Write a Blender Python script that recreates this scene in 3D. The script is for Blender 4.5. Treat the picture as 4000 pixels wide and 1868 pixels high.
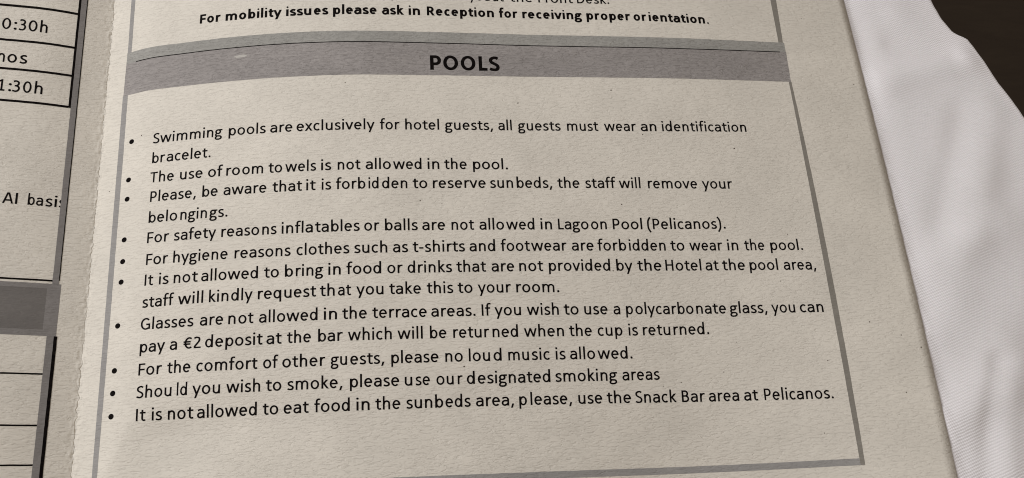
import bpy, math, random
from mathutils import Matrix, Vector, noise
random.seed(7)
C = bpy.context.scene
for o in list(bpy.data.objects):
    bpy.data.objects.remove(o)
EM = 0.004            # one em of the body type, in metres
OX, OY = 20.0, -6.0   # middle of the printed page, in ems

# ------------------------------------------------------------------ camera
cam_d = bpy.data.cameras.new('camera')
cam = bpy.data.objects.new('camera', cam_d)
C.collection.objects.link(cam)
ROT = [[0.9901177691178368,-0.047388576666599305,0.13198911348523534],[-0.006806216262173155,-0.9563057130579691,-0.29228934053467115],[0.14007311911033116,0.28850252333647664,-0.947177816108735]]
TR = [-20.287517067109903,-6.188963472690798,56.676774317439666]
FPX = 4041.492963446518
Rm = Matrix(ROT)
loc = -(Rm.transposed() @ Vector(TR))
cam_d.sensor_fit = 'HORIZONTAL'
cam_d.sensor_width = 36.0
cam_d.lens = FPX / 4000.0 * 36.0
cam_d.clip_start = 0.01
cam_d.clip_end = 20.0
flip = Matrix(((1, 0, 0), (0, -1, 0), (0, 0, -1)))
m3 = (flip @ Rm).transposed()
cam.matrix_world = Matrix.Translation(Vector(((loc.x - OX) * EM, (loc.y - OY) * EM, loc.z * EM))) @ m3.to_4x4()
C.camera = cam
C.cycles.filter_width = 1.05

# ------------------------------------------------------------------ light
w = bpy.data.worlds.new('World')
C.world = w
w.use_nodes = True
bg = w.node_tree.nodes['Background']
bg.inputs[0].default_value = (1.0, 0.87, 0.73, 1)
bg.inputs[1].default_value = 0.235
def area(name, pos, target, size, power, col):
    l = bpy.data.lights.new(name, 'AREA')
    l.shape = 'RECTANGLE'; l.size = size[0]; l.size_y = size[1]
    l.energy = power; l.color = col
    o = bpy.data.objects.new(name, l)
    C.collection.objects.link(o)
    o.location = pos
    o.rotation_euler = (Vector(target) - Vector(pos)).to_track_quat('-Z', 'Y').to_euler()
    return o
area('window_light', (-0.63, 0.27, 0.60), (0.0, 0.0, 0), (0.52, 0.52), 6.55, (0.965, 0.985, 1.01))
C.view_settings.view_transform = 'Standard'
C.view_settings.look = 'None'
C.view_settings.exposure = 0
C.view_settings.gamma = 1
C.view_settings.use_curve_mapping = False

# ------------------------------------------------------------------ the bent sheet of paper
RK = [-6.5,-3.0,-1.3,0.0,1.2,2.6,4.5,7.0,10.0,14.0,19.0,25.0,33.0,46.5]
ZA = [-1.8352,-2.7523,-3.3114,-3.7482,-3.1219,-2.3452,-1.6843,-1.0473,-0.5191,0.0014,0.1535,0.1516,-0.0014,0.4488]
ZB = [-0.8903,-0.7399,-0.6988,-0.6655,-0.5656,-0.4827,-0.436,-0.3236,-0.1263,-0.0778,-0.1488,-0.1186,0.032,-1.2571]
ZC = [0.0723,0.0784,0.0346,0.0012,-0.0459,-0.1051,-0.1677,-0.2069,-0.2758,-0.3068,-0.2869,-0.3407,-0.3728,-0.1018]
US = {"lo":-2.007,"li":-1.691,"ulo":-1.981,"uli":-1.727,"bl":-1.983,"uri":37.891,"uro":38.24,"br":38.217,"ri":38.211,"ro":38.466,"edge":43.189,"fold":-3.132,"Lbi":-5.023,"Lgi":-4.898,"Lgo":-4.583,"Lbo":-4.512,"bul":-1.194}
VS = {"bold":7.638,"bandtop":6.466,"thin":5.706,"bandbot":3.536,"bottop":-19.326,"botbot":-19.693,"H1":9.055,"H2":6.733,"H3":4.846,"H4":2.797,"H5":-7.867,"lbt":-8.043,"ldt":-8.31,"ldb":-10.648,"lbb":-10.992,"H6":-13.073,"H7":-15.807,"H8":-17.847,"t030":7.443,"nos":5.254,"t130":3.387,"AI":-3.525,"1":0.0,"2":-1.221,"3":-2.441,"4":-3.662,"5":-4.883,"6":-6.103,"7":-7.324,"8":-8.545,"9":-9.766,"10":-10.986,"11":-12.207,"12":-13.428,"13":-14.648,"14":-15.869}
UF = US['fold']
KI = 3                # the fold: the slope may break here
def spline(x, yk):
    n = len(RK)
    h = [RK[i + 1] - RK[i] for i in range(n - 1)]
    dl = [(yk[i + 1] - yk[i]) / h[i] for i in range(n - 1)]
    if x < RK[0]: return yk[0] + dl[0] * (x - RK[0])
    if x > RK[-1]: return yk[-1] + dl[-1] * (x - RK[-1])
    j = 0
    while j < n - 2 and x > RK[j + 1]: j += 1
    def mid(i):
        if i == 0: return dl[0]
        if i == n - 1: return dl[-1]
        return (dl[i - 1] * h[i] + dl[i] * h[i - 1]) / (h[i - 1] + h[i])
    s0 = dl[KI] if j == KI else mid(j)
    s1 = dl[KI - 1] if j + 1 == KI else mid(j + 1)
    t = (x - RK[j]) / h[j]
    return ((2*t**3 - 3*t*t + 1) * yk[j] + (t**3 - 2*t*t + t) * h[j] * s0
            + (-2*t**3 + 3*t*t) * yk[j + 1] + (t**3 - t*t) * h[j] * s1)
def smooth(x, a, b):  # also runs downhill when b < a
    t = max(0.0, min(1.0, (x - a) / (b - a)))
    return t * t * (3 - 2 * t)
_tab = {}
def coef(u):
    k = round(u * 50)
    def at(k):
        if k not in _tab:
            r = k / 50.0 - UF
            _tab[k] = (spline(r, ZA), spline(r, ZB), spline(r, ZC))
        return _tab[k]
    k0 = math.floor(u * 50); f = u * 50 - k0
    A, B = at(k0), at(k0 + 1)
    return [A[i] * (1 - f) + B[i] * f for i in range(3)]
# a short crease near the foot of the page
CA, CB = [-0.104,-15.81], [-1.383,-18.608]
cdx, cdy = CB[0] - CA[0], CB[1] - CA[1]
cl = math.hypot(cdx, cdy)
def crease(u, v):
    if u < UF or v > -12: return 0.0
    s = ((u - CA[0]) * (-cdy) + (v - CA[1]) * cdx) / cl       # right of the crease is positive
    soft = 0.10
    s = 0.5 * (math.sqrt(s * s + soft * soft) + s)
    return -CREASE * smooth(-v, 14.2, 17.0) * s * math.exp(-(s / 4.0) ** 2)
CREASE = 0.24
def zpage(u, v):
    vc = max(-21.5, min(10.5, v))
    q = (vc + 8) / 10.0
    a, b, c = coef(u)
    return a + q * b + q * q * c + crease(u, v)
def W(u, v, lift=0.0):
    return ((u - OX) * EM, (v - OY) * EM, (zpage(u, v) + lift) * EM)

# ------------------------------------------------------------------ materials
def mat(name):
    m = bpy.data.materials.new(name)
    m.use_nodes = True
    nt = m.node_tree
    return m, nt, nt.nodes['Principled BSDF']
def node(nt, typ, **kw):
    n = nt.nodes.new(typ)
    for k, v in kw.items():
        if k in n.inputs: n.inputs[k].default_value = v
        else: setattr(n, k, v)
    return n
def mathn(nt, op, a, b):
    n = nt.nodes.new('ShaderNodeMath'); n.operation = op
    for i, x in enumerate((a, b)):
        if isinstance(x, (int, float)): n.inputs[i].default_value = x
        else: nt.links.new(x, n.inputs[i])
    return n.outputs[0]
def mapped(nt, scale, rot=0.0, off=(0, 0, 0)):
    uv = nt.nodes.new('ShaderNodeUVMap'); uv.uv_map = 'UVMap'
    mp = nt.nodes.new('ShaderNodeMapping')
    mp.inputs['Scale'].default_value = scale
    mp.inputs['Rotation'].default_value = (0, 0, rot)
    mp.inputs['Location'].default_value = off
    nt.links.new(uv.outputs[0], mp.inputs[0])
    return mp.outputs[0]
def noise_n(nt, vec, scale, detail=3, rough=0.6, dist=0.0):
    n = node(nt, 'ShaderNodeTexNoise', Scale=scale, Detail=detail, Roughness=rough, Distortion=dist)
    nt.links.new(vec, n.inputs['Vector'])
    return n.outputs[0]
def mixcol(nt, fac, a, b):
    n = nt.nodes.new('ShaderNodeMix'); n.data_type = 'RGBA'
    if isinstance(fac, (int, float)): n.inputs[0].default_value = fac
    else: nt.links.new(fac, n.inputs[0])
    for i, c in ((6, a), (7, b)):
        if isinstance(c, tuple): n.inputs[i].default_value = c + (1,)
        else: nt.links.new(c, n.inputs[i])
    return n.outputs[2]
def ramp(nt, val, lo, hi):
    n = node(nt, 'ShaderNodeMapRange'); n.clamp = True
    n.inputs['From Min'].default_value = lo; n.inputs['From Max'].default_value = hi
    nt.links.new(val, n.inputs['Value'])
    return n.outputs[0]
def grain(nt, strength):
    """rough sheet surface: short fibres lying mostly along the lines, and a finer tooth"""
    wob = mapped(nt, (1, 1, 1))
    a = noise_n(nt, mapped(nt, (2.5, 8.5, 1), 0.10), 1.0, 3, 0.65, 0.5)
    b = noise_n(nt, mapped(nt, (5.0, 13.0, 1), -0.35, (9, 3, 0)), 1.0, 3, 0.65, 0.4)
    c = noise_n(nt, mapped(nt, (0.35, 0.5, 1), 0, (4, 1, 0)), 1.0, 2, 0.5)
    # dents rather than waves: sharpen the crests
    a2 = ramp(nt, a, 0.30, 0.52)
    s = mathn(nt, 'ADD', mathn(nt, 'MULTIPLY', a2, 0.60), mathn(nt, 'MULTIPLY', b, 0.55))
    s = mathn(nt, 'ADD', s, mathn(nt, 'MULTIPLY', c, 3.0))
    bp = node(nt, 'ShaderNodeBump', Strength=strength, Distance=0.00016)
    nt.links.new(s, bp.inputs['Height'])
    return bp.outputs[0]
def paper_mat(name, col, strength, mottle=0.0, col2=None):
    m, nt, b = mat(name)
    base = col
    n1 = noise_n(nt, mapped(nt, (0.22, 0.3, 1)), 1.0, 3, 0.6)
    n2 = noise_n(nt, mapped(nt, (3.0, 6.0, 1)), 1.0, 3, 0.7)
    dark = tuple(x * 0.93 for x in col)
    c1 = mixcol(nt, ramp(nt, n1, 0.3, 0.7), dark, tuple(min(1, x * 1.03) for x in col))
    c2 = mixcol(nt, mathn(nt, 'MULTIPLY', ramp(nt, n2, 0.52, 0.72), 0.10), c1, tuple(x * 0.72 for x in col))
    if mottle:
        n3 = noise_n(nt, mapped(nt, (2.2, 3.2, 1)), 1.0, 4, 0.75, 1.2)
        c2 = mixcol(nt, mathn(nt, 'MULTIPLY', ramp(nt, n3, 0.45, 0.68), mottle), c2, col2)
        n4 = noise_n(nt, mapped(nt, (0.12, 0.5, 1), 0, (3, 0, 0)), 1.0, 2, 0.6)
        c2 = mixcol(nt, mathn(nt, 'MULTIPLY', ramp(nt, n4, 0.4, 0.6), 0.25), c2, tuple(x * 0.80 for x in col))
    nt.links.new(c2, b.inputs['Base Color'])
    b.inputs['Roughness'].default_value = 0.85
    b.inputs['Specular IOR Level'].default_value = 0.25
    nt.links.new(grain(nt, strength), b.inputs['Normal'])
    return m
PAPER = paper_mat('matte_paper', (0.752, 0.695, 0.613), 0.85)
GREY_PALE = paper_mat('pale_grey_toner', (0.355, 0.340, 0.315), 1.1, 0.6, (0.44, 0.425, 0.39))
GREY_BAND = paper_mat('grey_toner', (0.335, 0.305, 0.292), 1.2, 0.6, (0.43, 0.395, 0.375))
GREY_DARK = paper_mat('dark_grey_toner', (0.17, 0.155, 0.145), 0.4, 0.4, (0.22, 0.20, 0.185))
GREY_LINE = paper_mat('border_grey_toner', (0.255, 0.232, 0.200), 0.6, 0.5, (0.31, 0.285, 0.25))
GREY_SHEEN_FAINT = paper_mat('sheen_faint_grey_toner', (0.33, 0.312, 0.30), 0.8, 0.5, (0.40, 0.38, 0.36))  # window sheen on left borders painted into this grey; bottom border prints fainter
GREY_EDGE = paper_mat('neutral_grey_toner', (0.235, 0.216, 0.206), 0.6, 0.5, (0.29, 0.27, 0.26))
BARE = paper_mat('bare_paper', (0.52, 0.49, 0.45), 0.5)
def ink_mat():
    m, nt, b = mat('black_toner')
    n = noise_n(nt, mapped(nt, (5, 6, 1)), 1.0, 3, 0.7)
    c = mixcol(nt, ramp(nt, n, 0.45, 0.75), (0.003, 0.002, 0.002), (0.014, 0.010, 0.008))
    nt.links.new(c, b.inputs['Base Color'])
    b.inputs['Roughness'].default_value = 0.75
    b.inputs['Specular IOR Level'].default_value = 0.05
    return m
INK = ink_mat()
def cloth_mat():
    m, nt, b = mat('woven_cotton')
    warp = noise_n(nt, mapped(nt, (0.6, 0.6, 1)), 1.0, 2, 0.5)
    def wave(rot, period, dist):
        vec = mapped(nt, (1, 1, 1), rot)
        wv = node(nt, 'ShaderNodeTexWave', Scale=2 * math.pi / 20.0 / period, Distortion=dist, Detail=2.0)
        wv.inputs['Detail Scale'].default_value = 1.2
        wv.bands_direction = 'Y'
        nt.links.new(vec, wv.inputs['Vector'])
        return wv.outputs['Fac']
    w1 = wave(WROT, 0.15, 1.1)
    w2 = wave(WROT + math.radians(86), 0.12, 0.9)
    slub = noise_n(nt, mapped(nt, (1.2, 7, 1), WROT), 1.0, 3, 0.7)
    tooth = noise_n(nt, mapped(nt, (9, 9, 1)), 1.0, 2, 0.7)
    h = mathn(nt, 'ADD', mathn(nt, 'MULTIPLY', w1, 0.8), mathn(nt, 'MULTIPLY', w2, 0.45))
    h = mathn(nt, 'ADD', h, mathn(nt, 'MULTIPLY', slub, 1.3))
    h = mathn(nt, 'ADD', h, mathn(nt, 'MULTIPLY', tooth, 0.5))
    bp = node(nt, 'ShaderNodeBump', Strength=0.45, Distance=0.00022)
    nt.links.new(h, bp.inputs['Height'])
    nt.links.new(bp.outputs[0], b.inputs['Normal'])
    gaps = mathn(nt, 'MULTIPLY', ramp(nt, w1, 0.45, 0.0), 0.30)
    c = mixcol(nt, gaps, (0.93, 0.89, 0.905), (0.62, 0.575, 0.58))
    c = mixcol(nt, mathn(nt, 'MULTIPLY', ramp(nt, slub, 0.5, 0.7), 0.18), c, (0.66, 0.63, 0.625))
    nt.links.new(c, b.inputs['Base Color'])
    b.inputs['Roughness'].default_value = 0.8
    b.inputs['Specular IOR Level'].default_value = 0.3
    b.inputs['Sheen Weight'].default_value = 0.1
    return m
WROT = math.radians(-20)
CLOTH = cloth_mat()
def floor_mat():
    m, nt, b = mat('dark_brown_floor')
    tc = nt.nodes.new('ShaderNodeTexCoord')
    mp = nt.nodes.new('ShaderNodeMapping')
    mp.inputs['Scale'].default_value = (30, 120, 1); mp.inputs['Rotation'].default_value = (0, 0, math.radians(38))
    nt.links.new(tc.outputs['Object'], mp.inputs[0])
    n = noise_n(nt, mp.outputs[0], 1.0, 4, 0.6, 0.4)
    c = mixcol(nt, ramp(nt, n, 0.3, 0.7), (0.033, 0.022, 0.0145), (0.042, 0.029, 0.019))
    nt.links.new(c, b.inputs['Base Color'])
    b.inputs['Roughness'].default_value = 0.6
    b.inputs['Specular IOR Level'].default_value = 0.25
    bp = node(nt, 'ShaderNodeBump', Strength=0.25, Distance=0.001)
    nt.links.new(n, bp.inputs['Height']); nt.links.new(bp.outputs[0], b.inputs['Normal'])
    return m
FLOOR = floor_mat()

# ------------------------------------------------------------------ mesh helpers
def build(name, verts, faces, m, parent=None, uvs=None, smooth_shade=True):
    me = bpy.data.meshes.new(name)
    me.from_pydata(verts, [], faces)
    if uvs:
        lay = me.uv_layers.new(name='UVMap')
        for lp in me.loops: lay.data[lp.index].uv = uvs[lp.vertex_index]
    if smooth_shade:
        me.polygons.foreach_set('use_smooth', [True] * len(me.polygons))
    me.materials.append(m)
    me.update()
    o = bpy.data.objects.new(name, me)
    C.collection.objects.link(o)
    if parent: o.parent = parent
    return o
def grid(name, us, vs, pt, m, parent=None):
    n = len(us)
    verts, uvs, faces = [], [], []
    for j, v in enumerate(vs):
        for i, u in enumerate(us):
            p, uv = pt(u, v, i, j)
            verts.append(p); uvs.append(uv)
    for j in range(len(vs) - 1):
        for i in range(n - 1):
            a = j * n + i
            faces.append((a, a + 1, a + n + 1, a + n))
    return build(name, verts, faces, m, parent, uvs)
def frange(a, b, step):
    n = max(1, int(math.ceil(abs(b - a) / step)))
    return [a + (b - a) * i / n for i in range(n + 1)]

# ------------------------------------------------------------------ floor and bedding
fl = build('floor', [(-3, -3, -0.45), (3, -3, -0.45), (3, 3, -0.45), (-3, 3, -0.45)], [(0, 1, 2, 3)], FLOOR,
           uvs=[(0, 0), (1, 0), (1, 1), (0, 1)], smooth_shade=False)
fl['kind'] = 'structure'

BD = [[49.27,12.01],[49.68,10.67],[50.14,8.91],[50.47,8.0],[50.69,7.76],[51.35,7.41],[51.57,6.9],[51.98,5.81],[52.55,4.05],[53.23,2.71],[53.6,1.58],[54.17,-0.0],[55.41,-3.86]]
WR = {"a":[[49.22,1.9],[48.45,-0.32],[47.12,-3.16],[45.93,-5.89]],"b":[[46.81,9.34],[48.98,7.96],[50.65,7.8]],"c":[[44.45,3.92],[47.43,4.74],[50.49,5.58]],"d":[[42.89,-17.74],[44.23,-17.15],[45.75,-16.55],[46.7,-15.86]],"e":[[47.17,-14.4],[46.35,-16.14],[45.8,-17.55],[44.93,-20.68]],"f":[[45.85,6.87],[47.81,6.22],[49.49,5.86]],"g":[[44.8,-8.49],[47.06,-7.22],[49.62,-6.24]],"h":[[43.82,-12.53],[45.13,-11.02],[46.64,-8.84]]}
BD.sort(key=lambda q: q[1])
def rim(v):
    """where the bedding turns over its edge, for each distance up the page"""
    if v <= BD[0][1]:
        s = (BD[1][0] - BD[0][0]) / (BD[1][1] - BD[0][1])
        return BD[0][0] + s * (v - BD[0][1])
    if v >= BD[-1][1]: return BD[-1][0] - 0.22 * (v - BD[-1][1])
    for (a, b) in zip(BD, BD[1:]):
        if a[1] <= v <= b[1]:
            return a[0] + (b[0] - a[0]) * (v - a[1]) / (b[1] - a[1])
def ridge(u, v, pts, amp, wl, wr):
    """a fold of cloth along a polyline: wl / wr are its widths on the left and on the right of the line"""
    best = None
    for (a, b) in zip(pts, pts[1:]):
        dx, dy = b[0] - a[0], b[1] - a[1]
        L2 = dx * dx + dy * dy
        t = max(0, min(1, ((u - a[0]) * dx + (v - a[1]) * dy) / L2))
        dd = math.hypot(u - a[0] - t * dx, v - a[1] - t * dy)
        side = ((u - a[0]) * dy - (v - a[1]) * dx) / math.sqrt(L2)
        if best is None or dd < best[0]: best = (dd, side)
    dd, side = best
    dd = math.sqrt(dd * dd + 0.01)
    m = 1 / (1 + math.exp(-max(-30, min(30, side / 0.35))))
    wd = wl + (wr - wl) * m
    return amp * math.exp(-(dd / wd) ** 2)
def wrinkles(u, v):
    z = 0.0
    z += ridge(u, v, WR['a'], -0.180, 1.3, 0.9)
    z += ridge(u, v, [(x + 1.7, y - 0.5) for x, y in WR['a']], 0.255, 1.3, 2.4)
    z += ridge(u, v, WR['b'], 0.128, 1.4, 1.1)
    z += ridge(u, v, WR['c'], 0.255, 1.1, 1.2)
    z += ridge(u, v, WR['f'], -0.150, 0.8, 0.8)
    z += ridge(u, v, WR['d'], 0.360, 1.5, 1.3)
    z += ridge(u, v, WR['e'], -0.198, 0.8, 0.5)
    z += ridge(u, v, [(x + 1.1, y) for x, y in WR['e']], 0.139, 0.7, 1.6)
    z += ridge(u, v, WR['g'], 0.20, 1.4, 1.4)
    z += ridge(u, v, WR['h'], 0.128, 1.2, 1.2)
    z += 0.20 * noise.noise((u * 0.16, v * 0.16, 3.0)) + 0.08 * noise.noise((u * 0.42 + 7, v * 0.42, 1.0))
    return z
EDGE = US['edge']
def zcloth(u, v):
    if u <= EDGE:
        r = u - UF
        z = sum(zpage(u + k, v) for k in (-1.0, -0.5, 0, 0.5, 1.0)) / 5.0 - 0.22 - 0.2 * smooth(u, EDGE, EDGE - 3) - 0.35 * math.exp(-(r / 1.6) ** 2)
        return z
    zb = zpage(EDGE, v) - 0.09 - 0.16 * (1 - math.exp(-((u - EDGE) / 0.3) ** 2)) * math.exp(-((u - EDGE) / 1.2) ** 2)
    return zb + wrinkles(u, v) * smooth(u, EDGE - 0.2, EDGE + 0.9)
rows = frange(-34, 20, 0.16)
SEG = [-22, -16, -12] + frange(-9, 30, 0.8)
NT, NR = 90, 14
verts, uvs, faces = [], [], []
ncol = None
for v in rows:
    ub = rim(v) - 0.42 + 0.03 * noise.noise((v * 1.7, 0, 0)) + 0.10 * noise.noise((v * 0.5, 4, 0))
    vt = max(-34, min(20, v))
    zc = lambda u: zcloth(u, vt)
    us = SEG + [30 + (ub - 30) * (i / NT) ** 0.6 for i in range(1, NT + 1)]
    row = [((u - OX) * EM, (v - OY) * EM, zc(u) * EM, u, v) for u in us]
    zt = zc(ub)
    rad = 1.0 + 0.25 * noise.noise((v * 0.35, 9, 0))
    for k in range(1, NR + 1):
        a = (k / NR) * math.pi * 0.5
        uu = ub + rad * math.sin(a) * 0.55
        zz = zt - rad * (1 - math.cos(a))
        row.append(((uu - OX) * EM, (v - OY) * EM, zz * EM, ub + rad * a, v))
    ul, zl = uu, zz
    for dz in (1.5, 4, 8, 14, 22, 32):
        uu = ul - 0.15 * dz + 0.12 * noise.noise((v * 0.5, dz, 0)) * dz ** 0.5
        row.append(((uu - OX) * EM, (v - OY) * EM, (zl - dz) * EM, ub + 1.6 * rad + dz, v))
    ncol = len(row)
    for q in row:
        verts.append(q[:3]); uvs.append(q[3:])
for j in range(len(rows) - 1):
    for i in range(ncol - 1):
        a = j * ncol + i
        faces.append((a, a + 1, a + ncol + 1, a + ncol))
bed = build('bed_sheet', verts, faces, CLOTH, None, uvs)
bed['label'] = 'white woven cotton bed sheet with soft creases, lying under the printed leaflet'
bed['category'] = 'bed sheet'

# ------------------------------------------------------------------ the folded leaflet
leaf = bpy.data.objects.new('leaflet', None)
C.collection.objects.link(leaf)
leaf['label'] = 'folded off-white paper leaflet printed with hotel pool rules in black and grey'
leaf['category'] = 'leaflet'
vs = frange(-30, 14, 0.11)
fj, fz = [], []
for v in vs:
    fj.append(0.09 * noise.noise((v * 3.1, 0, 2)) + 0.07 * (random.random() - 0.5))
    fz.append(0.07 * noise.noise((v * 5.0, 8, 2)))
def sheet_pt(u, v, i, j):
    r = u - UF
    k = math.exp(-(r / 0.10) ** 2)
    uu = u + fj[j] * math.exp(-(r / 0.16) ** 2)
    lift = k * fz[j] + 0.10 * math.exp(-abs(r) / 0.12) * (noise.noise((u * 9, v * 4.5, 0))) \
         + 0.045 * math.exp(-(r / 0.45) ** 2) * noise.noise((u * 5, v * 5, 3)) if abs(r) < 1.6 else 0.0
    if abs(r) < 1e-6: lift = fz[j]
    x, y, z = W(uu, v, lift)
    return (x, y, z), (uu, v)
us_r = frange(UF, UF + 0.5, 0.05) + frange(UF + 0.5, UF + 3.0, 0.1)[1:] + frange(UF + 3, 8, 0.2)[1:] + frange(8, EDGE, 0.5)[1:]
us_l = frange(-24, -12, 1.0) + frange(-12, UF - 3.0, 0.3)[1:] + frange(UF - 3, UF - 0.5, 0.1)[1:] + frange(UF - 0.5, UF, 0.05)[1:]
page_r = grid('page', us_r, vs, sheet_pt, PAPER, leaf)
page_r['label'] = 'wide page with the POOLS heading band and bulleted rules'
page_l = grid('page', us_l, vs, sheet_pt, PAPER, leaf)
page_l['label'] = 'narrow shaded page with opening hours table'
for o in (page_r, page_l):
    md = o.modifiers.new('thickness', 'SOLIDIFY'); md.thickness = 0.00012; md.offset = -1

def pv(c, x):
    r = 0.0
    for q in c: r = r * x + q
    return r
def bar(name, left, right, low, high, m, parent, lift, rough=0.012, step=0.25):
    """a printed bar; each side is a number or a function (left / right of v, low / high of u)"""
    f = lambda q: q if callable(q) else (lambda x: q)
    left, right, low, high = map(f, (left, right, low, high))
    def solve(side, cap, g):
        u = side(g)
        for _ in range(5): u = side(cap(u))
        return u, cap(u)
    ul, vl = solve(left, low, -8); ur, vr = solve(right, low, -8)
    ul2, vl2 = solve(left, high, -8); ur2, vr2 = solve(right, high, -8)
    nu = max(1, int(max(abs(ur - ul), abs(ur2 - ul2)) / step)); nv = max(1, int(abs(vl2 - vl) / step))
    verts, uvs, faces = [], [], []
    for j in range(nv + 1):
        t = j / nv
        for i in range(nu + 1):
            s = i / nu
            u0 = ul + (ur - ul) * s; u1 = ul2 + (ur2 - ul2) * s
            u = u0 + (u1 - u0) * t
            v = low(u) + (high(u) - low(u)) * t
            la, ra = left(v), right(v)
            u = la + (ra - la) * s
            if i in (0, nu): u += rough * noise.noise((v * 6, u, 5))
            if j in (0, nv): v += rough * noise.noise((u * 6, v, 1))
            verts.append(W(u, v, lift)); uvs.append((u, v))
    for j in range(nv):
        for i in range(nu):
            q = j * (nu + 1) + i
            faces.append((q, q + 1, q + nu + 2, q + nu + 1))
    return build(name, verts, faces, m, parent, uvs)
def rect(name, u0, u1, v0, v1, m, parent, lift, rough=0.012):
    return bar(name, u0, u1, v0, v1, m, parent, lift, rough)

# ------------------------------------------------------------------ lettering: a plain humanist sans drawn as strokes
def arc(cx, cy, rx, ry, a0, a1, n=14):
    return [(cx + rx * math.cos(math.radians(a0 + (a1 - a0) * i / n)), cy + ry * math.sin(math.radians(a0 + (a1 - a0) * i / n))) for i in range(n + 1)]
def cat(pts, n=5):
    out = []
    for i in range(len(pts) - 1):
        p0 = pts[max(i - 1, 0)]; p1 = pts[i]; p2 = pts[i + 1]; p3 = pts[min(i + 2, len(pts) - 1)]
        for k in range(n):
            t = k / n
            out.append(tuple(0.5 * (2 * p1[q] + (p2[q] - p0[q]) * t + (2 * p0[q] - 5 * p1[q] + 4 * p2[q] - p3[q]) * t * t
                                    + (3 * p1[q] - p0[q] - 3 * p2[q] + p3[q]) * t ** 3) for q in (0, 1)))
    out.append(pts[-1])
    return out
XH, CH, AS, DS = 0.466, 0.635, 0.695, -0.185
def S(*p): return ('s', list(p))
def P(pts): return ('s', pts)
def D(x0, y0, x1, y1): return ('d', (x0, y0, x1, y1))
def O(cx, cy, rx, ry): return ('o', (cx, cy, rx, ry))
def DOT(cx, cy, r): return ('p', (cx, cy, r))
def glyphs(h):
    """h is half the stem width; every glyph is (advance, strokes)"""
    t = h * 0.88
    xt = XH - t; ov = 0.008
    cy = XH / 2; ry = XH / 2 - t + ov
    G = {}
    arch = lambda l, r: arc((l + r) / 2 + 0.004, XH - 0.165, (r - l) / 2 - 0.004, 0.165 - t + ov, 178, 0)
    G['n'] = (.525, [S((.124, 0), (.124, XH)), P([(.128, .27)] + arch(.128, .405) + [(.405, 0)])])
    G['m'] = (.799, [S((.124, 0), (.124, XH)), P([(.128, .27)] + arch(.128, .40) + [(.40, 0)]), P([(.404, .27)] + arch(.404, .677) + [(.677, 0)])])
    G['h'] = (.525, [S((.124, 0), (.124, AS)), P([(.128, .27)] + arch(.128, .405) + [(.405, 0)])])
    G['u'] = (.525, [S((.405, 0), (.405, XH)), P([(.12, XH), (.12, .165)] + arc(.2605, .165, .1405, .165 - t + ov, 180, 360) + [(.405, .20)])])
    G['r'] = (.349, [S((.124, 0), (.124, XH)), P([(.126, .25)] + arc(.285, .27, .155, XH - t + ov - .27, 180, 75) + [(.345, xt - .002)])])
    G['i'] = (.229, [S((.115, 0), (.115, XH)), DOT(.115, .617, .058)])
    G['l'] = (.229, [S((.115, 0), (.115, AS))])
    G['o'] = (.527, [O(.264, cy, .218 - h, ry)])
    G['b'] = (.525, [S((.124, 0), (.124, AS)), O(.292, cy, .196 - h, ry)])
    G['d'] = (.525, [S((.402, 0), (.402, AS)), O(.236, cy, .196 - h, ry)])
    G['p'] = (.525, [S((.124, DS), (.124, XH)), O(.292, cy, .196 - h, ry)])
    G['q'] = (.525, [S((.402, DS), (.402, XH)), O(.236, cy, .196 - h, ry)])
    G['e'] = (.498, [P([(.085, .243), (.446 - h * .9, .243)] + arc(.249, cy, .205 - h, ry, 4, 318, 26))])
    G['c'] = (.423, [P(arc(.252, cy, .209 - h, ry, 48, 312, 22))])
    G['a'] = (.479, [P([(.382, 0), (.382, .30)] + arc(.252, .30, .13, xt + ov - .30, 0, 90) + [(.17, xt - .002), (.085, .382)]),
                     P([(.382, .262), (.25, .262)] + arc(.215, .146, .215 - .085, .116, 90, 270, 12) + [(.30, .062), (.382, .125)])])
    G['s'] = (.391, [P(cat([(.332, xt - .028), (.265, xt + .004), (.20, xt + .006), (.125, xt - .03), (.097, xt - .085), (.135, .268), (.21, .228), (.295, .182), (.325, .125), (.295, .062), (.215, t - ov), (.13, t), (.058, t + .030)]))])
    G['t'] = (.335, [P([(.155, .575), (.155, .135)] + arc(.25, .135, .095, .135 - t + ov, 180, 270, 8) + [(.322, t + .006)]), S((.028, xt), (.325, xt))])
    G['f'] = (.305, [P([(.137, 0), (.137, .56)] + arc(.245, .56, .108, .66 - .56 + .01, 180, 90, 8) + [(.325, .660)]), S((.02, xt), (.292, xt))])
    G['g'] = (.471, [O(.213, .312, .172 - h, .154 - t), S((.24, xt), (.462, xt)),
                     P(cat([(.118, .20), (.082, .148), (.086, .088), (.15, .055), (.25, .046), (.345, .030), (.395, -.025), (.382, -.095), (.315, -.142), (.215, -.156), (.115, -.140), (.068, -.088), (.085, -.025), (.14, .035)]))])
    G['v'] = (.452, [D(.055, XH, .226, 0), D(.40, XH, .226, 0)])
    G['w'] = (.715, [D(.062, XH, .20, 0), D(.358, XH, .20, 0), D(.358, XH, .52, 0), D(.657, XH, .52, 0)])
    G['y'] = (.453, [D(.052, XH, .240, -.005), D(.402, XH, .158, DS)])
    G['x'] = (.433, [D(.065, XH, .372, 0), D(.362, XH, .060, 0)])
    G['k'] = (.455, [S((.124, 0), (.124, AS)), D(.37, XH, .165, .24), D(.190, .275, .405, 0)])
    ct = CH - t
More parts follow.
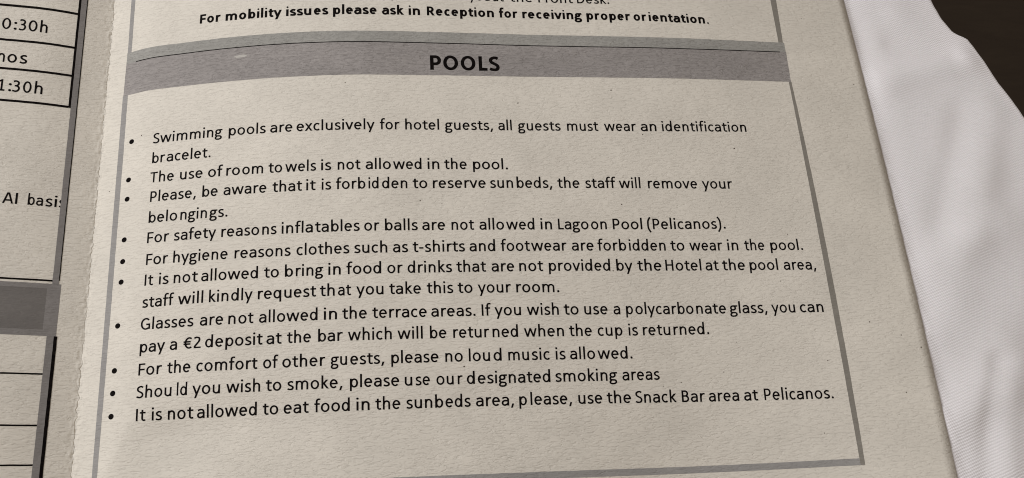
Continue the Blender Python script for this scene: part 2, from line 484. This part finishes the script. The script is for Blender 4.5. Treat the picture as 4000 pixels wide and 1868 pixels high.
    G['S'] = (.459, [P(cat([(.395, ct - .035), (.32, ct + .004), (.235, ct + .006), (.135, ct - .045), (.108, ct - .125), (.15, .375), (.24, .322), (.34, .262), (.388, .18), (.36, .085), (.27, t - ov), (.16, t - .002), (.065, t + .035)]))])
    G['T'] = (.487, [S((.02, ct), (.467, ct)), S((.2435, 0), (.2435, CH))])
    bowl = lambda x1, y0, y1: [(.13, y1), (x1, y1)] + arc(x1, (y0 + y1) / 2, .145, (y1 - y0) / 2, 90, -90, 12) + [(.13, y0)]
    G['P'] = (.517, [S((.133, 0), (.133, CH)), P(bowl(.28, .262, ct))])
    G['F'] = (.459, [S((.133, 0), (.133, CH)), S((.133, ct), (.435, ct)), S((.133, .305), (.415, .305))])
    G['I'] = (.252, [S((.126, 0), (.126, CH))])
    G['G'] = (.631, [P(arc(.335, CH / 2, .285 - h, CH / 2 - t + .008, 46, 300, 26) + [(.535, .075), (.535, .285), (.36, .285)])])
    G['L'] = (.42, [P([(.133, CH), (.133, t), (.405, t)])])
    G['H'] = (.623, [S((.133, 0), (.133, CH)), S((.49, 0), (.49, CH)), S((.133, .33), (.49, .33))])
    G['B'] = (.544, [S((.133, 0), (.133, CH)), P([(.13, ct), (.28, ct)] + arc(.28, .462, .125, ct - .462, 90, -90, 12) + [(.13, .33)]),
                     P([(.13, .33), (.295, .33)] + arc(.295, (.33 + t) / 2, .145, (.33 - t) / 2, 90, -90, 12) + [(.13, t)])])
    G['R'] = (.543, [S((.133, 0), (.133, CH)), P(bowl(.265, .285, ct)), D(.275, .30, .455, 0)])
    G['D'] = (.615, [S((.133, 0), (.133, CH)), P([(.13, ct), (.26, ct)] + arc(.26, CH / 2, .26, CH / 2 - t, 90, -90, 16) + [(.13, t)])])
    G['A'] = (.579, [D(.0555, 0, .268, CH), D(.523, 0, .311, CH), S((.15, .195), (.43, .195))])
    G['O'] = (.662, [O(.331, CH / 2, .29 - h, CH / 2 - t + .008)])
    G['0'] = (.507, [O(.2535, .312, .215 - h, .312 - t + .006)])
    G['1'] = (.507, [P([(.10, .50), (.262, .585)]), S((.268, 0), (.268, .625)), S((.105, t), (.43, t))])
    G['2'] = (.507, [P(cat([(.085, .535), (.15, .578), (.235, .585), (.335, .545), (.36, .45), (.315, .345), (.20, .205), (.095, .075)]) ), S((.065, t), (.435, t))])
    G['3'] = (.507, [P(cat([(.09, .555), (.17, .585), (.26, .582), (.345, .525), (.345, .42), (.27, .345), (.165, .33)])),
                     P(cat([(.165, .33), (.29, .318), (.375, .25), (.378, .14), (.30, .05), (.19, .032), (.065, .065)]))])
    G['\u20ac'] = (.507, [P(arc(.325, .312, .205, .312 - t, 55, 305, 22)), S((.02, .375), (.40, .375)), S((.02, .255), (.39, .255))])
    G['.'] = (.252, [DOT(.126, .058, .062)])
    G[','] = (.25, [D(.155, .105, .085, -.115)])
    G[':'] = (.267, [DOT(.134, .058, .062), DOT(.134, .385, .062)])
    G['-'] = (.306, [S((.04, .235), (.266, .235))])
    G['('] = (.303, [P(cat([(.255, .72), (.165, .58), (.118, .42), (.118, .12), (.165, -.04), (.255, -.18)]))])
    G[')'] = (.303, [P(cat([(.048, .72), (.138, .58), (.185, .42), (.185, .12), (.138, -.04), (.048, -.18)]))])
    return G
def strip(pts, hw):
    q = [pts[0]]
    for p in pts[1:]:
        if math.hypot(p[0] - q[-1][0], p[1] - q[-1][1]) > 1e-4: q.append(p)
    L, R = [], []
    for i, p in enumerate(q):
        a = q[max(i - 1, 0)]; b = q[min(i + 1, len(q) - 1)]
        def unit(m, n):
            d = math.hypot(n[0] - m[0], n[1] - m[1]); return ((n[0] - m[0]) / d, (n[1] - m[1]) / d)
        if i == 0: tn = unit(p, b); k = 1
        elif i == len(q) - 1: tn = unit(a, p); k = 1
        else:
            t0, t1 = unit(a, p), unit(p, b)
            s = (t0[0] + t1[0], t0[1] + t1[1]); d = math.hypot(*s) or 1
            tn = (s[0] / d, s[1] / d)
            k = 1 / max(0.62, tn[0] * t1[0] + tn[1] * t1[1])
        hh = hw(tn) * k
        L.append((p[0] - tn[1] * hh, p[1] + tn[0] * hh)); R.append((p[0] + tn[1] * hh, p[1] - tn[0] * hh))
    n = len(q)
    return L + R, [(i, n + i, n + i + 1, i + 1) for i in range(n - 1)]
def glyph_mesh(strokes, h):
    V, F = [], []
    hw = lambda tn: h * (abs(tn[1]) + 0.88 * (1 - abs(tn[1])))
    for kind, a in strokes:
        if kind == 's': v, f = strip(a, hw)
        elif kind == 'd':
            x0, y0, x1, y1 = a
            k = h * 0.97 * math.hypot(x1 - x0, y1 - y0) / abs(y1 - y0)
            k = min(k, h * 1.5)
            n = 4
            v = []; f = []
            for i in range(n + 1):
                t = i / n; x = x0 + (x1 - x0) * t; y = y0 + (y1 - y0) * t
                v += [(x - k, y), (x + k, y)]
            f = [(2 * i, 2 * i + 1, 2 * i + 3, 2 * i + 2) for i in range(n)]
        elif kind == 'o':
            cx, cy, rx, ry = a
            n = 30; v = []
            for i in range(n):
                c, s = math.cos(2 * math.pi * i / n), math.sin(2 * math.pi * i / n)
                v += [(cx + (rx + h) * c, cy + (ry + h * .88) * s), (cx + (rx - h) * c, cy + (ry - h * .88) * s)]
            f = [(2 * i, 2 * ((i + 1) % n), 2 * ((i + 1) % n) + 1, 2 * i + 1) for i in range(n)]
        else:
            cx, cy, r = a
            n = 12
            v = [(cx, cy)] + [(cx + r * math.cos(2 * math.pi * i / n), cy + r * math.sin(2 * math.pi * i / n)) for i in range(n)]
            f = [(0, 1 + i, 1 + (i + 1) % n) for i in range(n)]
        o = len(V)
        V += v; F += [tuple(o + i for i in q) for q in f]
    return V, F
WT = (0.047, 0.070, 0.068)
GS = [glyphs(q) for q in WT]
CACHE = {}
def word_mesh(word, bold):
    key = (word, bold)
    if key not in CACHE:
        G = GS[bold]
        V, F, x = [], [], 0.0
        for ch in word:
            adv, st = G[ch]
            v, f = glyph_mesh(st, WT[bold])
            o = len(V)
            V += [(x + p[0], p[1]) for p in v]; F += [tuple(o + i for i in q) for q in f]
            x += adv * (1.03 if bold else 1.0)
        CACHE[key] = (V, F)
    return CACHE[key]
def set_line(name, v0, size, bold, words, page, lift=0.012):
    verts, faces, uvs = [], [], []
    nf = 0
    for word, ua, ub, va, vb in words:
        V, F = word_mesh(word, bold)
        lo = min(p[0] for p in V); hi = max(p[0] for p in V)
        k = (ub - ua) / (hi - lo)
        o = len(verts)
        for n, p in enumerate(V):
            u = ua + (p[0] - lo) * k; v = va + (vb - va) * (p[0] - lo) / (hi - lo) + p[1] * size
            ed = 0.006 * size
            u += ed * noise.noise((u * 14, v * 14, 1)); v += ed * noise.noise((u * 14, v * 14, 7))
            verts.append(W(u, v, lift)); uvs.append((u, v))
        faces += [tuple(o + i for i in q) for q in F]
    # strokes that cross lie a hair's breadth apart, as toner does
    seen = {}
    for f in faces:
        for i in f: seen.setdefault(i, len(seen))
    verts = [(x, y, z + (i % 7) * 2.0e-7) for i, (x, y, z) in enumerate(verts)]
    return build(name, verts, faces, INK, page, uvs, smooth_shade=False)

RIGHT = [["text_line",0.0,1.0,0,[["Swimming",0.11,4.102,-0.001,-0.002],["pools",4.468,6.557,-0.002,-0.005],["are",6.808,8.053,-0.005,-0.007],["exclusively",8.282,12.652,-0.008,-0.015],["for",12.949,14.055,-0.016,-0.017],["hotel",14.381,16.305,-0.017,-0.019],["guests,",16.643,19.41,-0.019,-0.019],["all",19.718,20.508,-0.019,-0.018],["guests",20.871,23.371,-0.017,-0.011],["must",23.758,25.615,-0.01,-0.002],["wear",25.971,27.89,0.0,0.012],["an",28.172,29.124,0.014,0.022],["identification",29.464,34.709,0.025,0.087]]],["text_line",-1.221,1.0,0,[["br",0.138,0.881,-1.244,-1.244],["acelet.",0.976,3.498,-1.244,-1.244]]],["text_line",-2.441,1.0,0,[["The",0.1,1.461,-2.438,-2.45],["use",1.818,3.098,-2.452,-2.46],["of",3.406,4.234,-2.461,-2.464],["ro",4.429,5.185,-2.465,-2.467],["om",5.317,6.473,-2.467,-2.469],["to",6.774,7.525,-2.469,-2.47],["wels",7.696,9.401,-2.47,-2.469],["is",9.671,10.233,-2.469,-2.469],["not",10.589,11.845,-2.468,-2.467],["allo",12.131,13.527,-2.467,-2.466],["wed",13.652,15.243,-2.466,-2.466],["in",15.577,16.242,-2.466,-2.466],["the",16.525,17.794,-2.467,-2.469],["pool.",18.148,20.141,-2.47,-2.478]]],["text_line",-3.662,1.0,0,[["Please,",0.183,2.782,-3.618,-3.627],["be",3.137,3.996,-3.628,-3.63],["aware",4.32,6.686,-3.63,-3.632],["that",7.021,8.639,-3.633,-3.632],["it",8.861,9.385,-3.632,-3.632],["is",9.707,10.238,-3.632,-3.631],["forb",10.498,12.108,-3.631,-3.629],["id",12.275,12.833,-3.628,-3.627],["den",13.027,14.425,-3.627,-3.624],["to",14.727,15.536,-3.624,-3.622],["reserve",15.848,18.823,-3.621,-3.615],["sun",19.072,20.378,-3.615,-3.612],["beds,",20.587,22.629,-3.611,-3.608],["the",22.941,24.216,-3.608,-3.606],["staff",24.557,26.338,-3.606,-3.605],["will",26.535,27.807,-3.605,-3.605],["remove",28.253,31.205,-3.605,-3.61],["your",31.502,33.333,-3.61,-3.616]]],["text_line",-4.883,1.0,0,[["belo",0.181,1.794,-4.867,-4.882],["ngin",1.974,3.453,-4.884,-4.898],["gs.",3.596,4.592,-4.899,-4.909]]],["text_line",-6.103,1.0,0,[["For",0.176,1.402,-6.064,-6.07],["safety",1.683,4.006,-6.071,-6.081],["reaso",4.296,6.351,-6.082,-6.089],["ns",6.519,7.295,-6.089,-6.091],["infla",7.56,9.253,-6.092,-6.096],["tables",9.376,11.785,-6.096,-6.101],["or",12.028,12.856,-6.101,-6.102],["balls",13.156,14.952,-6.103,-6.104],["are",15.198,16.459,-6.104,-6.105],["not",16.813,18.061,-6.105,-6.105],["allo",18.36,19.739,-6.105,-6.105],["wed",19.862,21.454,-6.105,-6.104],["in",21.801,22.453,-6.104,-6.103],["Lago",22.807,24.548,-6.103,-6.101],["on",24.697,25.607,-6.101,-6.099],["Pool",25.962,27.682,-6.099,-6.096],["(Pelicanos).",27.978,32.618,-6.095,-6.085]]],["text_line",-7.324,1.0,0,[["For",0.199,1.421,-7.334,-7.344],["hygiene",1.712,4.686,-7.346,-7.361],["reasons",5.059,8.072,-7.362,-7.369],["clothes",8.391,11.227,-7.369,-7.369],["such",11.485,13.266,-7.369,-7.367],["as",13.575,14.394,-7.367,-7.365],["t-shirts",14.649,17.511,-7.365,-7.36],["and",17.759,19.185,-7.36,-7.358],["foot",19.5,21.13,-7.357,-7.356],["wear",21.201,23.212,-7.356,-7.355],["are",23.502,24.756,-7.355,-7.356],["forb",24.985,26.636,-7.357,-7.36],["idden",26.795,28.936,-7.36,-7.368],["to",29.225,30.037,-7.37,-7.374],["wear",30.341,32.277,-7.376,-7.39],["in",32.571,33.215,-7.393,-7.399],["the",33.584,34.763,-7.403,-7.416],["pool.",35.119,37.053,-7.42,-7.447]]],["text_line",-8.545,1.0,0,[["It",0.193,0.667,-8.51,-8.514],["is",0.983,1.525,-8.517,-8.521],["no",1.805,2.71,-8.523,-8.529],["t",2.8,3.115,-8.529,-8.531],["allowed",3.302,6.348,-8.532,-8.543],["to",6.674,7.463,-8.543,-8.544],["b",7.785,8.216,-8.545,-8.545],["ring",8.367,9.83,-8.545,-8.545],["in",10.095,10.759,-8.545,-8.544],["food",11.066,12.926,-8.544,-8.541],["or",13.254,14.083,-8.541,-8.539],["drinks",14.347,16.762,-8.538,-8.533],["that",17.002,18.628,-8.533,-8.529],["are",18.93,20.191,-8.529,-8.527],["not",20.469,21.806,-8.527,-8.525],["provided",22.124,25.616,-8.525,-8.528],["by",25.974,26.916,-8.529,-8.532],["the",27.192,28.588,-8.533,-8.54],["Hotel",28.828,30.914,-8.541,-8.556],["at",31.161,31.93,-8.558,-8.565],["the",32.144,33.469,-8.567,-8.582],["pool",33.742,35.403,-8.586,-8.61],["area,",35.743,37.637,-8.615,-8.649]]],["text_line",-9.766,1.0,0,[["staff",0.151,1.871,-9.753,-9.742],["will",2.1,3.459,-9.74,-9.732],["kin",3.771,4.809,-9.731,-9.726],["dly",4.954,6.092,-9.725,-9.72],["req",6.372,7.612,-9.719,-9.715],["uest",7.775,9.46,-9.714,-9.71],["th",9.658,10.443,-9.709,-9.708],["at",10.617,11.309,-9.707,-9.707],["you",11.585,13.035,-9.706,-9.706],["take",13.344,15.047,-9.706,-9.707],["this",15.363,16.79,-9.708,-9.711],["to",17.033,17.838,-9.711,-9.714],["your",18.129,19.951,-9.715,-9.723],["room.",20.242,22.639,-9.724,-9.739]]],["text_line",-10.986,1.0,0,[["Glasses",0.143,2.997,-10.975,-10.991],["are",3.34,4.576,-10.992,-10.997],["n",4.846,5.229,-10.997,-10.998],["ot",5.377,6.172,-10.999,-11.0],["allowed",6.462,9.543,-11.001,-11.003],["in",9.868,10.566,-11.003,-11.003],["the",10.843,12.14,-11.003,-11.002],["terrace",12.431,15.327,-11.002,-11.0],["areas.",15.565,17.957,-11.0,-10.998],["If",18.292,18.794,-10.998,-10.998],["you",18.991,20.441,-10.998,-10.999],["wish",20.766,22.531,-10.999,-11.002],["to",22.82,23.642,-11.003,-11.005],["use",23.965,25.284,-11.006,-11.011],["a",25.617,26.002,-11.013,-11.014],["p",26.333,26.731,-11.016,-11.018],["olycarbo",26.873,30.214,-11.019,-11.046],["nate",30.373,32.09,-11.047,-11.067],["glass,",32.305,34.455,-11.07,-11.101],["you",34.7,36.052,-11.105,-11.13],["can",36.327,37.673,-11.135,-11.164]]],["text_line",-12.207,1.0,0,[["pay",0.175,1.535,-12.222,-12.208],["a",1.792,2.183,-12.206,-12.202],["\u20ac2",2.521,3.437,-12.2,-12.193],["deposit",3.666,6.679,-12.191,-12.176],["at",6.878,7.673,-12.176,-12.174],["the",7.95,9.205,-12.173,-12.171],["bar",9.581,10.869,-12.171,-12.17],["which",11.14,13.442,-12.17,-12.172],["will",13.748,15.083,-12.173,-12.175],["be",15.469,16.35,-12.176,-12.179],["retur",16.713,18.654,-12.18,-12.185],["ned",18.833,20.219,-12.186,-12.19],["when",20.552,22.747,-12.191,-12.198],["the",23.041,24.312,-12.199,-12.202],["cup",24.637,26.039,-12.203,-12.206],["is",26.384,26.926,-12.207,-12.208],["retu",27.208,28.776,-12.208,-12.21],["rned.",28.964,31.0,-12.21,-12.209]]],["text_line",-13.428,1.0,0,[["For",0.178,1.433,-13.442,-13.446],["the",1.719,2.946,-13.447,-13.45],["comfort",3.259,6.437,-13.451,-13.456],["of",6.731,7.513,-13.456,-13.457],["other",7.727,9.963,-13.457,-13.458],["gu",10.243,11.092,-13.458,-13.458],["ests,",11.258,13.036,-13.458,-13.458],["please",13.4,15.891,-13.459,-13.459],["no",16.251,17.182,-13.459,-13.459],["lou",17.506,18.644,-13.459,-13.46],["d",18.835,19.271,-13.46,-13.46],["mu",19.63,20.754,-13.461,-13.462],["sic",20.907,21.898,-13.462,-13.463],["is",22.214,22.762,-13.464,-13.465],["allo",23.011,24.407,-13.465,-13.469],["wed.",24.55,26.514,-13.469,-13.475]]],["text_line",-14.648,1.0,0,[["Shou",0.147,2.009,-14.648,-14.647],["ld",2.283,2.823,-14.647,-14.647],["you",3.093,4.537,-14.647,-14.647],["wish",4.855,6.6,-14.647,-14.649],["to",6.895,7.693,-14.649,-14.65],["smoke,",8.004,10.852,-14.651,-14.655],["please",11.238,13.801,-14.655,-14.659],["u",14.09,14.483,-14.659,-14.66],["se",14.655,15.41,-14.66,-14.661],["ou",15.75,16.662,-14.661,-14.663],["r",16.876,17.14,-14.663,-14.663],["d",17.36,17.785,-14.663,-14.664],["esignated",17.942,21.858,-14.664,-14.665],["smoking",22.137,25.57,-14.665,-14.661],["areas",25.862,27.97,-14.66,-14.655]]],["text_line",-15.869,1.0,0,[["It",0.19,0.694,-15.841,-15.844],["is",1.005,1.547,-15.845,-15.848],["no",1.85,2.769,-15.85,-15.853],["t",2.855,3.176,-15.854,-15.855],["allowed",3.364,6.443,-15.855,-15.861],["to",6.75,7.548,-15.862,-15.862],["eat",7.828,9.116,-15.862,-15.862],["food",9.404,11.225,-15.862,-15.86],["in",11.56,12.248,-15.86,-15.859],["the",12.545,13.845,-15.859,-15.858],["sunb",14.151,16.075,-15.857,-15.855],["eds",16.195,17.522,-15.855,-15.855],["area,",17.802,19.831,-15.855,-15.855],["p",20.114,20.526,-15.856,-15.856],["lease,",20.725,22.977,-15.856,-15.862],["use",23.332,24.656,-15.863,-15.868],["the",24.91,26.27,-15.87,-15.878],["Snack",26.51,28.843,-15.879,-15.899],["Bar",29.135,30.436,-15.902,-15.917],["area",30.648,32.333,-15.92,-15.944],["at",32.606,33.388,-15.948,-15.961],["Pelicanos.",33.728,37.501,-15.967,-16.049]]],["text_line",7.638,1.0,1,[["For",2.422,3.659,7.655,7.65],["mobility",3.959,7.276,7.649,7.639],["issu",7.538,9.015,7.639,7.636],["es",9.164,10.008,7.636,7.635],["please",10.283,12.836,7.634,7.633],["ask",13.158,14.46,7.633,7.632],["in",14.736,15.411,7.632,7.632],["Reception",15.826,19.871,7.632,7.634],["for",20.19,21.318,7.634,7.634],["receiving",21.612,25.29,7.634,7.635],["pr",25.58,26.406,7.635,7.635],["oper",26.477,28.329,7.635,7.634],["or",28.544,29.36,7.634,7.633],["ientation.",29.507,33.397,7.633,7.625]]],["text_line",8.828,1.0,0,[["happy",11.87,14.033,8.823,8.822],["you",18.396,19.659,8.823,8.824],["at",19.84,20.541,8.824,8.824],["the",20.917,22.331,8.824,8.825],["Front",22.679,24.832,8.825,8.825],["Desk.",25.098,27.122,8.825,8.825]]],["heading_text",3.881,1.5355968215340945,2,[["POOLS",15.914,20.017,3.881,3.881]]]]
LEFT = [["text_line",7.443,1.18,0,[["0",-8.916,-8.448,7.443,7.443],[":",-8.285,-8.124,7.443,7.443],["3",-8.016,-7.641,7.443,7.443],["0",-7.513,-7.042,7.443,7.443],["h",-6.892,-6.504,7.443,7.443]]],["text_line",5.254,1.2,0,[["n",-8.91,-8.547,5.254,5.254],["o",-8.407,-7.916,5.254,5.254],["s",-7.762,-7.37,5.254,5.254]]],["text_line",3.387,1.18,0,[["1",-8.708,-8.352,3.387,3.387],[":",-8.167,-8.006,3.387,3.387],["3",-7.962,-7.575,3.387,3.387],["0",-7.42,-6.985,3.387,3.387],["h",-6.821,-6.41,3.387,3.387]]],["text_line",-3.525,1.03,0,[["A",-7.746,-7.215,-3.525,-3.525],["I",-7.123,-7.017,-3.525,-3.525],["b",-6.513,-6.173,-3.525,-3.525],["a",-6.105,-5.767,-3.525,-3.525],["s",-5.644,-5.306,-3.525,-3.525],["i",-5.214,-5.083,-3.525,-3.525],["s",-4.988,-4.65,-3.525,-3.525]]]]
BUL = [[-1.215,0.379],[-1.217,-2.024],[-1.209,-3.206],[-1.194,-5.652],[-1.185,-6.931],[-1.183,-8.115],[-1.188,-10.591],[-1.184,-13.052],[-1.185,-14.266],[-1.183,-15.49]]
SPK = [[-0.618,0.634],[-2.379,-2.495],[10.997,2.992],[26.619,2.7],[20.959,1.763],[28.247,-0.204],[24.988,-0.042],[33.776,-1.023],[26.586,-4.601],[15.117,-4.365],[16.32,-4.555],[25.774,-8.529],[36.251,-6.491],[35.428,-9.269],[8.793,-8.88],[17.242,-13.728],[21.268,-14.969],[32.498,-12.705],[31.612,-14.342],[29.17,-14.829],[28.139,-15.013],[37.465,-13.943],[42.409,3.681],[39.817,8.479],[41.818,-12.669],[40.167,-11.84],[36.732,-17.895],[42.793,-13.423],[41.448,-15.917],[4.947,5.132]]

# ------------------------------------------------------------------ print on the wide page
HV = {"bandtop":[1.07e-05,-0.0005316,0.0068083,6.4517189],"thin":[1.95e-05,-0.0009208,0.0101913,5.697274],"bandbot":[0.0,0.0001585,-0.0022898,3.5178017],"bottop":[-0.0055508,-19.2159825],"botbot":[-19.693]}
HU = {"lo":[-0.0001202,-0.003015,-2.0153296],"li":[-0.0003263,-0.0044527,-1.6875952],"ulo":[-0.0140884,-1.8632279],"uli":[-0.0102436,-1.6422525],"bl":[0.0094142,-2.0307198],"uri":[0.0162095,37.7590499],"uro":[0.0451652,37.8725744],"br":[0.0339375,38.0482615],"ri":[0.0004396,-0.0079233,38.0549448],"ro":[-0.0004524,-0.0252289,38.3014772],"edge":[-0.0007996,-0.010246,43.2383905]}
hv = {k: (lambda x, c=c: pv(c, x)) for k, c in HV.items()}
hu = {k: (lambda x, c=c: pv(c, x)) for k, c in HU.items()}
off = lambda f, k: (lambda x: f(x) + k)
bar('heading_band', hu['bl'], hu['br'], hv['bandbot'], hv['thin'], GREY_BAND, page_r, 0.006)
bar('heading_rule', -1.35, off(hu['br'], -0.42), off(hv['thin'], -0.028), off(hv['thin'], 0.028), INK, page_r, 0.011, 0.008)
bar('band_border', hu['bl'], off(hu['br'], -0.02), hv['thin'], hv['bandtop'], GREY_PALE, page_r, 0.006)
bottop = off(hv['botbot'], 0.36)
bar('box_border', hu['lo'], hu['li'], hv['botbot'], hv['bandbot'], GREY_SHEEN_FAINT, page_r, 0.006)
bar('box_border', hu['ri'], hu['ro'], hv['botbot'], hv['bandbot'], GREY_LINE, page_r, 0.006)
bar('box_border', hu['li'], hu['ri'], hv['botbot'], bottop, GREY_SHEEN_FAINT, page_r, 0.006)
bar('box_border', hu['ulo'], hu['uli'], hv['bandtop'], 14, GREY_SHEEN_FAINT, page_r, 0.006)
bar('box_border', hu['uri'], hu['uro'], hv['bandtop'], 14, GREY_LINE, page_r, 0.006)
for name, v, size, bold, words in RIGHT:
    set_line(name, v, size, bold, words, page_r)
for u, v in BUL:
    n = 18
    P0 = [(u, v)] + [(u + 0.15 * math.cos(2 * math.pi * i / n), v + 0.15 * math.sin(2 * math.pi * i / n)) for i in range(n)]
    build('bullet', [W(a, b, 0.012) for a, b in P0], [(0, 1 + i, 1 + (i + 1) % n) for i in range(n)], INK, page_r, P0, False)
V, F, U2 = [], [], []
for u, v in SPK[:-1]:
    n = 7; k = len(V); r = random.uniform(0.018, 0.042); sx = random.uniform(0.8, 1.8); ang = random.uniform(0, 1)
    for i in range(n):
        a = 2 * math.pi * i / n
        x, y = sx * r * math.cos(a) * random.uniform(.7, 1.2), r * math.sin(a) * random.uniform(.7, 1.2)
        q = (u + x * math.cos(ang) - y * math.sin(ang), v + x * math.sin(ang) + y * math.cos(ang))
        V.append(W(q[0], q[1], 0.011)); U2.append(q)
    F.append(tuple(range(k, k + n)))
m, nt, b = mat('faint_speck'); b.inputs['Base Color'].default_value = (0.12, 0.09, 0.07, 1); b.inputs['Roughness'].default_value = 0.9
so = build('ink_speck', V, F, m, page_r, U2, False); so['kind'] = 'stuff'
# a scuff in the heading band where the toner has come away
u, v = SPK[-1]
P0 = []
for i in range(22):
    a = 2 * math.pi * i / 22
    k = 0.75 + 0.45 * noise.noise((math.cos(a) * 2, math.sin(a) * 2, 4))
    P0.append((u + 0.52 * k * math.cos(a), v - 0.02 + 0.13 * k * math.sin(a) + 0.03 * math.cos(a)))
build('scuff_mark', [W(a, b, 0.011) for a, b in P0], [tuple(range(22))], BARE, page_r, P0, False)

# ------------------------------------------------------------------ print on the narrow page
gi, go, bi, bo = US['Lgi'], US['Lgo'], US['Lbi'], US['Lbo']
LB = -22.0
rect('table_border', gi, go, VS['lbt'], 14, GREY_EDGE, page_l, 0.016, rough=0.012)
rect('table_border', go - 0.02, go + 0.025, VS['lbt'] + 0.2, 14, INK, page_l, 0.020, rough=0.008)
rect('table_rule', bi, gi, VS['H4'] - 0.05, 14, INK, page_l, 0.018, rough=0.010)
for k, hw in (('H1', .075), ('H2', .07), ('H3', .07), ('H4', .07), ('H5', .05)):
    v = VS[k]
    rect('table_rule', -22, (bi if k != 'H5' else gi), v - hw, v + hw, INK, page_l, 0.013, rough=0.010)
for k, hw in (('H6', .042), ('H7', .042), ('H8', .042)):
    v = VS[k]
    rect('table_rule', -22, gi, v - hw, v + hw, INK, page_l, 0.013, rough=0.008)
rect('heading_band', -22, gi - 0.22, VS['ldb'], VS['ldt'], GREY_DARK, page_l, 0.006, rough=0.012)
rect('band_border', -22, go + 0.12, VS['ldt'], VS['lbt'], GREY_EDGE, page_l, 0.006, rough=0.012)
rect('band_border', -22, go + 0.12, VS['lbb'], VS['ldb'], GREY_EDGE, page_l, 0.006, rough=0.012)
rect('band_border', gi - 0.22, go + 0.12, VS['ldb'], VS['ldt'], GREY_EDGE, page_l, 0.006, rough=0.012)
rect('table_border', gi, go + 0.02, LB, VS['lbb'], GREY_EDGE, page_l, 0.016, rough=0.012)
rect('table_rule', go + 0.02, bo + 0.11, LB, VS['lbb'], INK, page_l, 0.018, rough=0.010)
for name, v, size, bold, words in LEFT:
    set_line(name, v, size, bold, words, page_l)
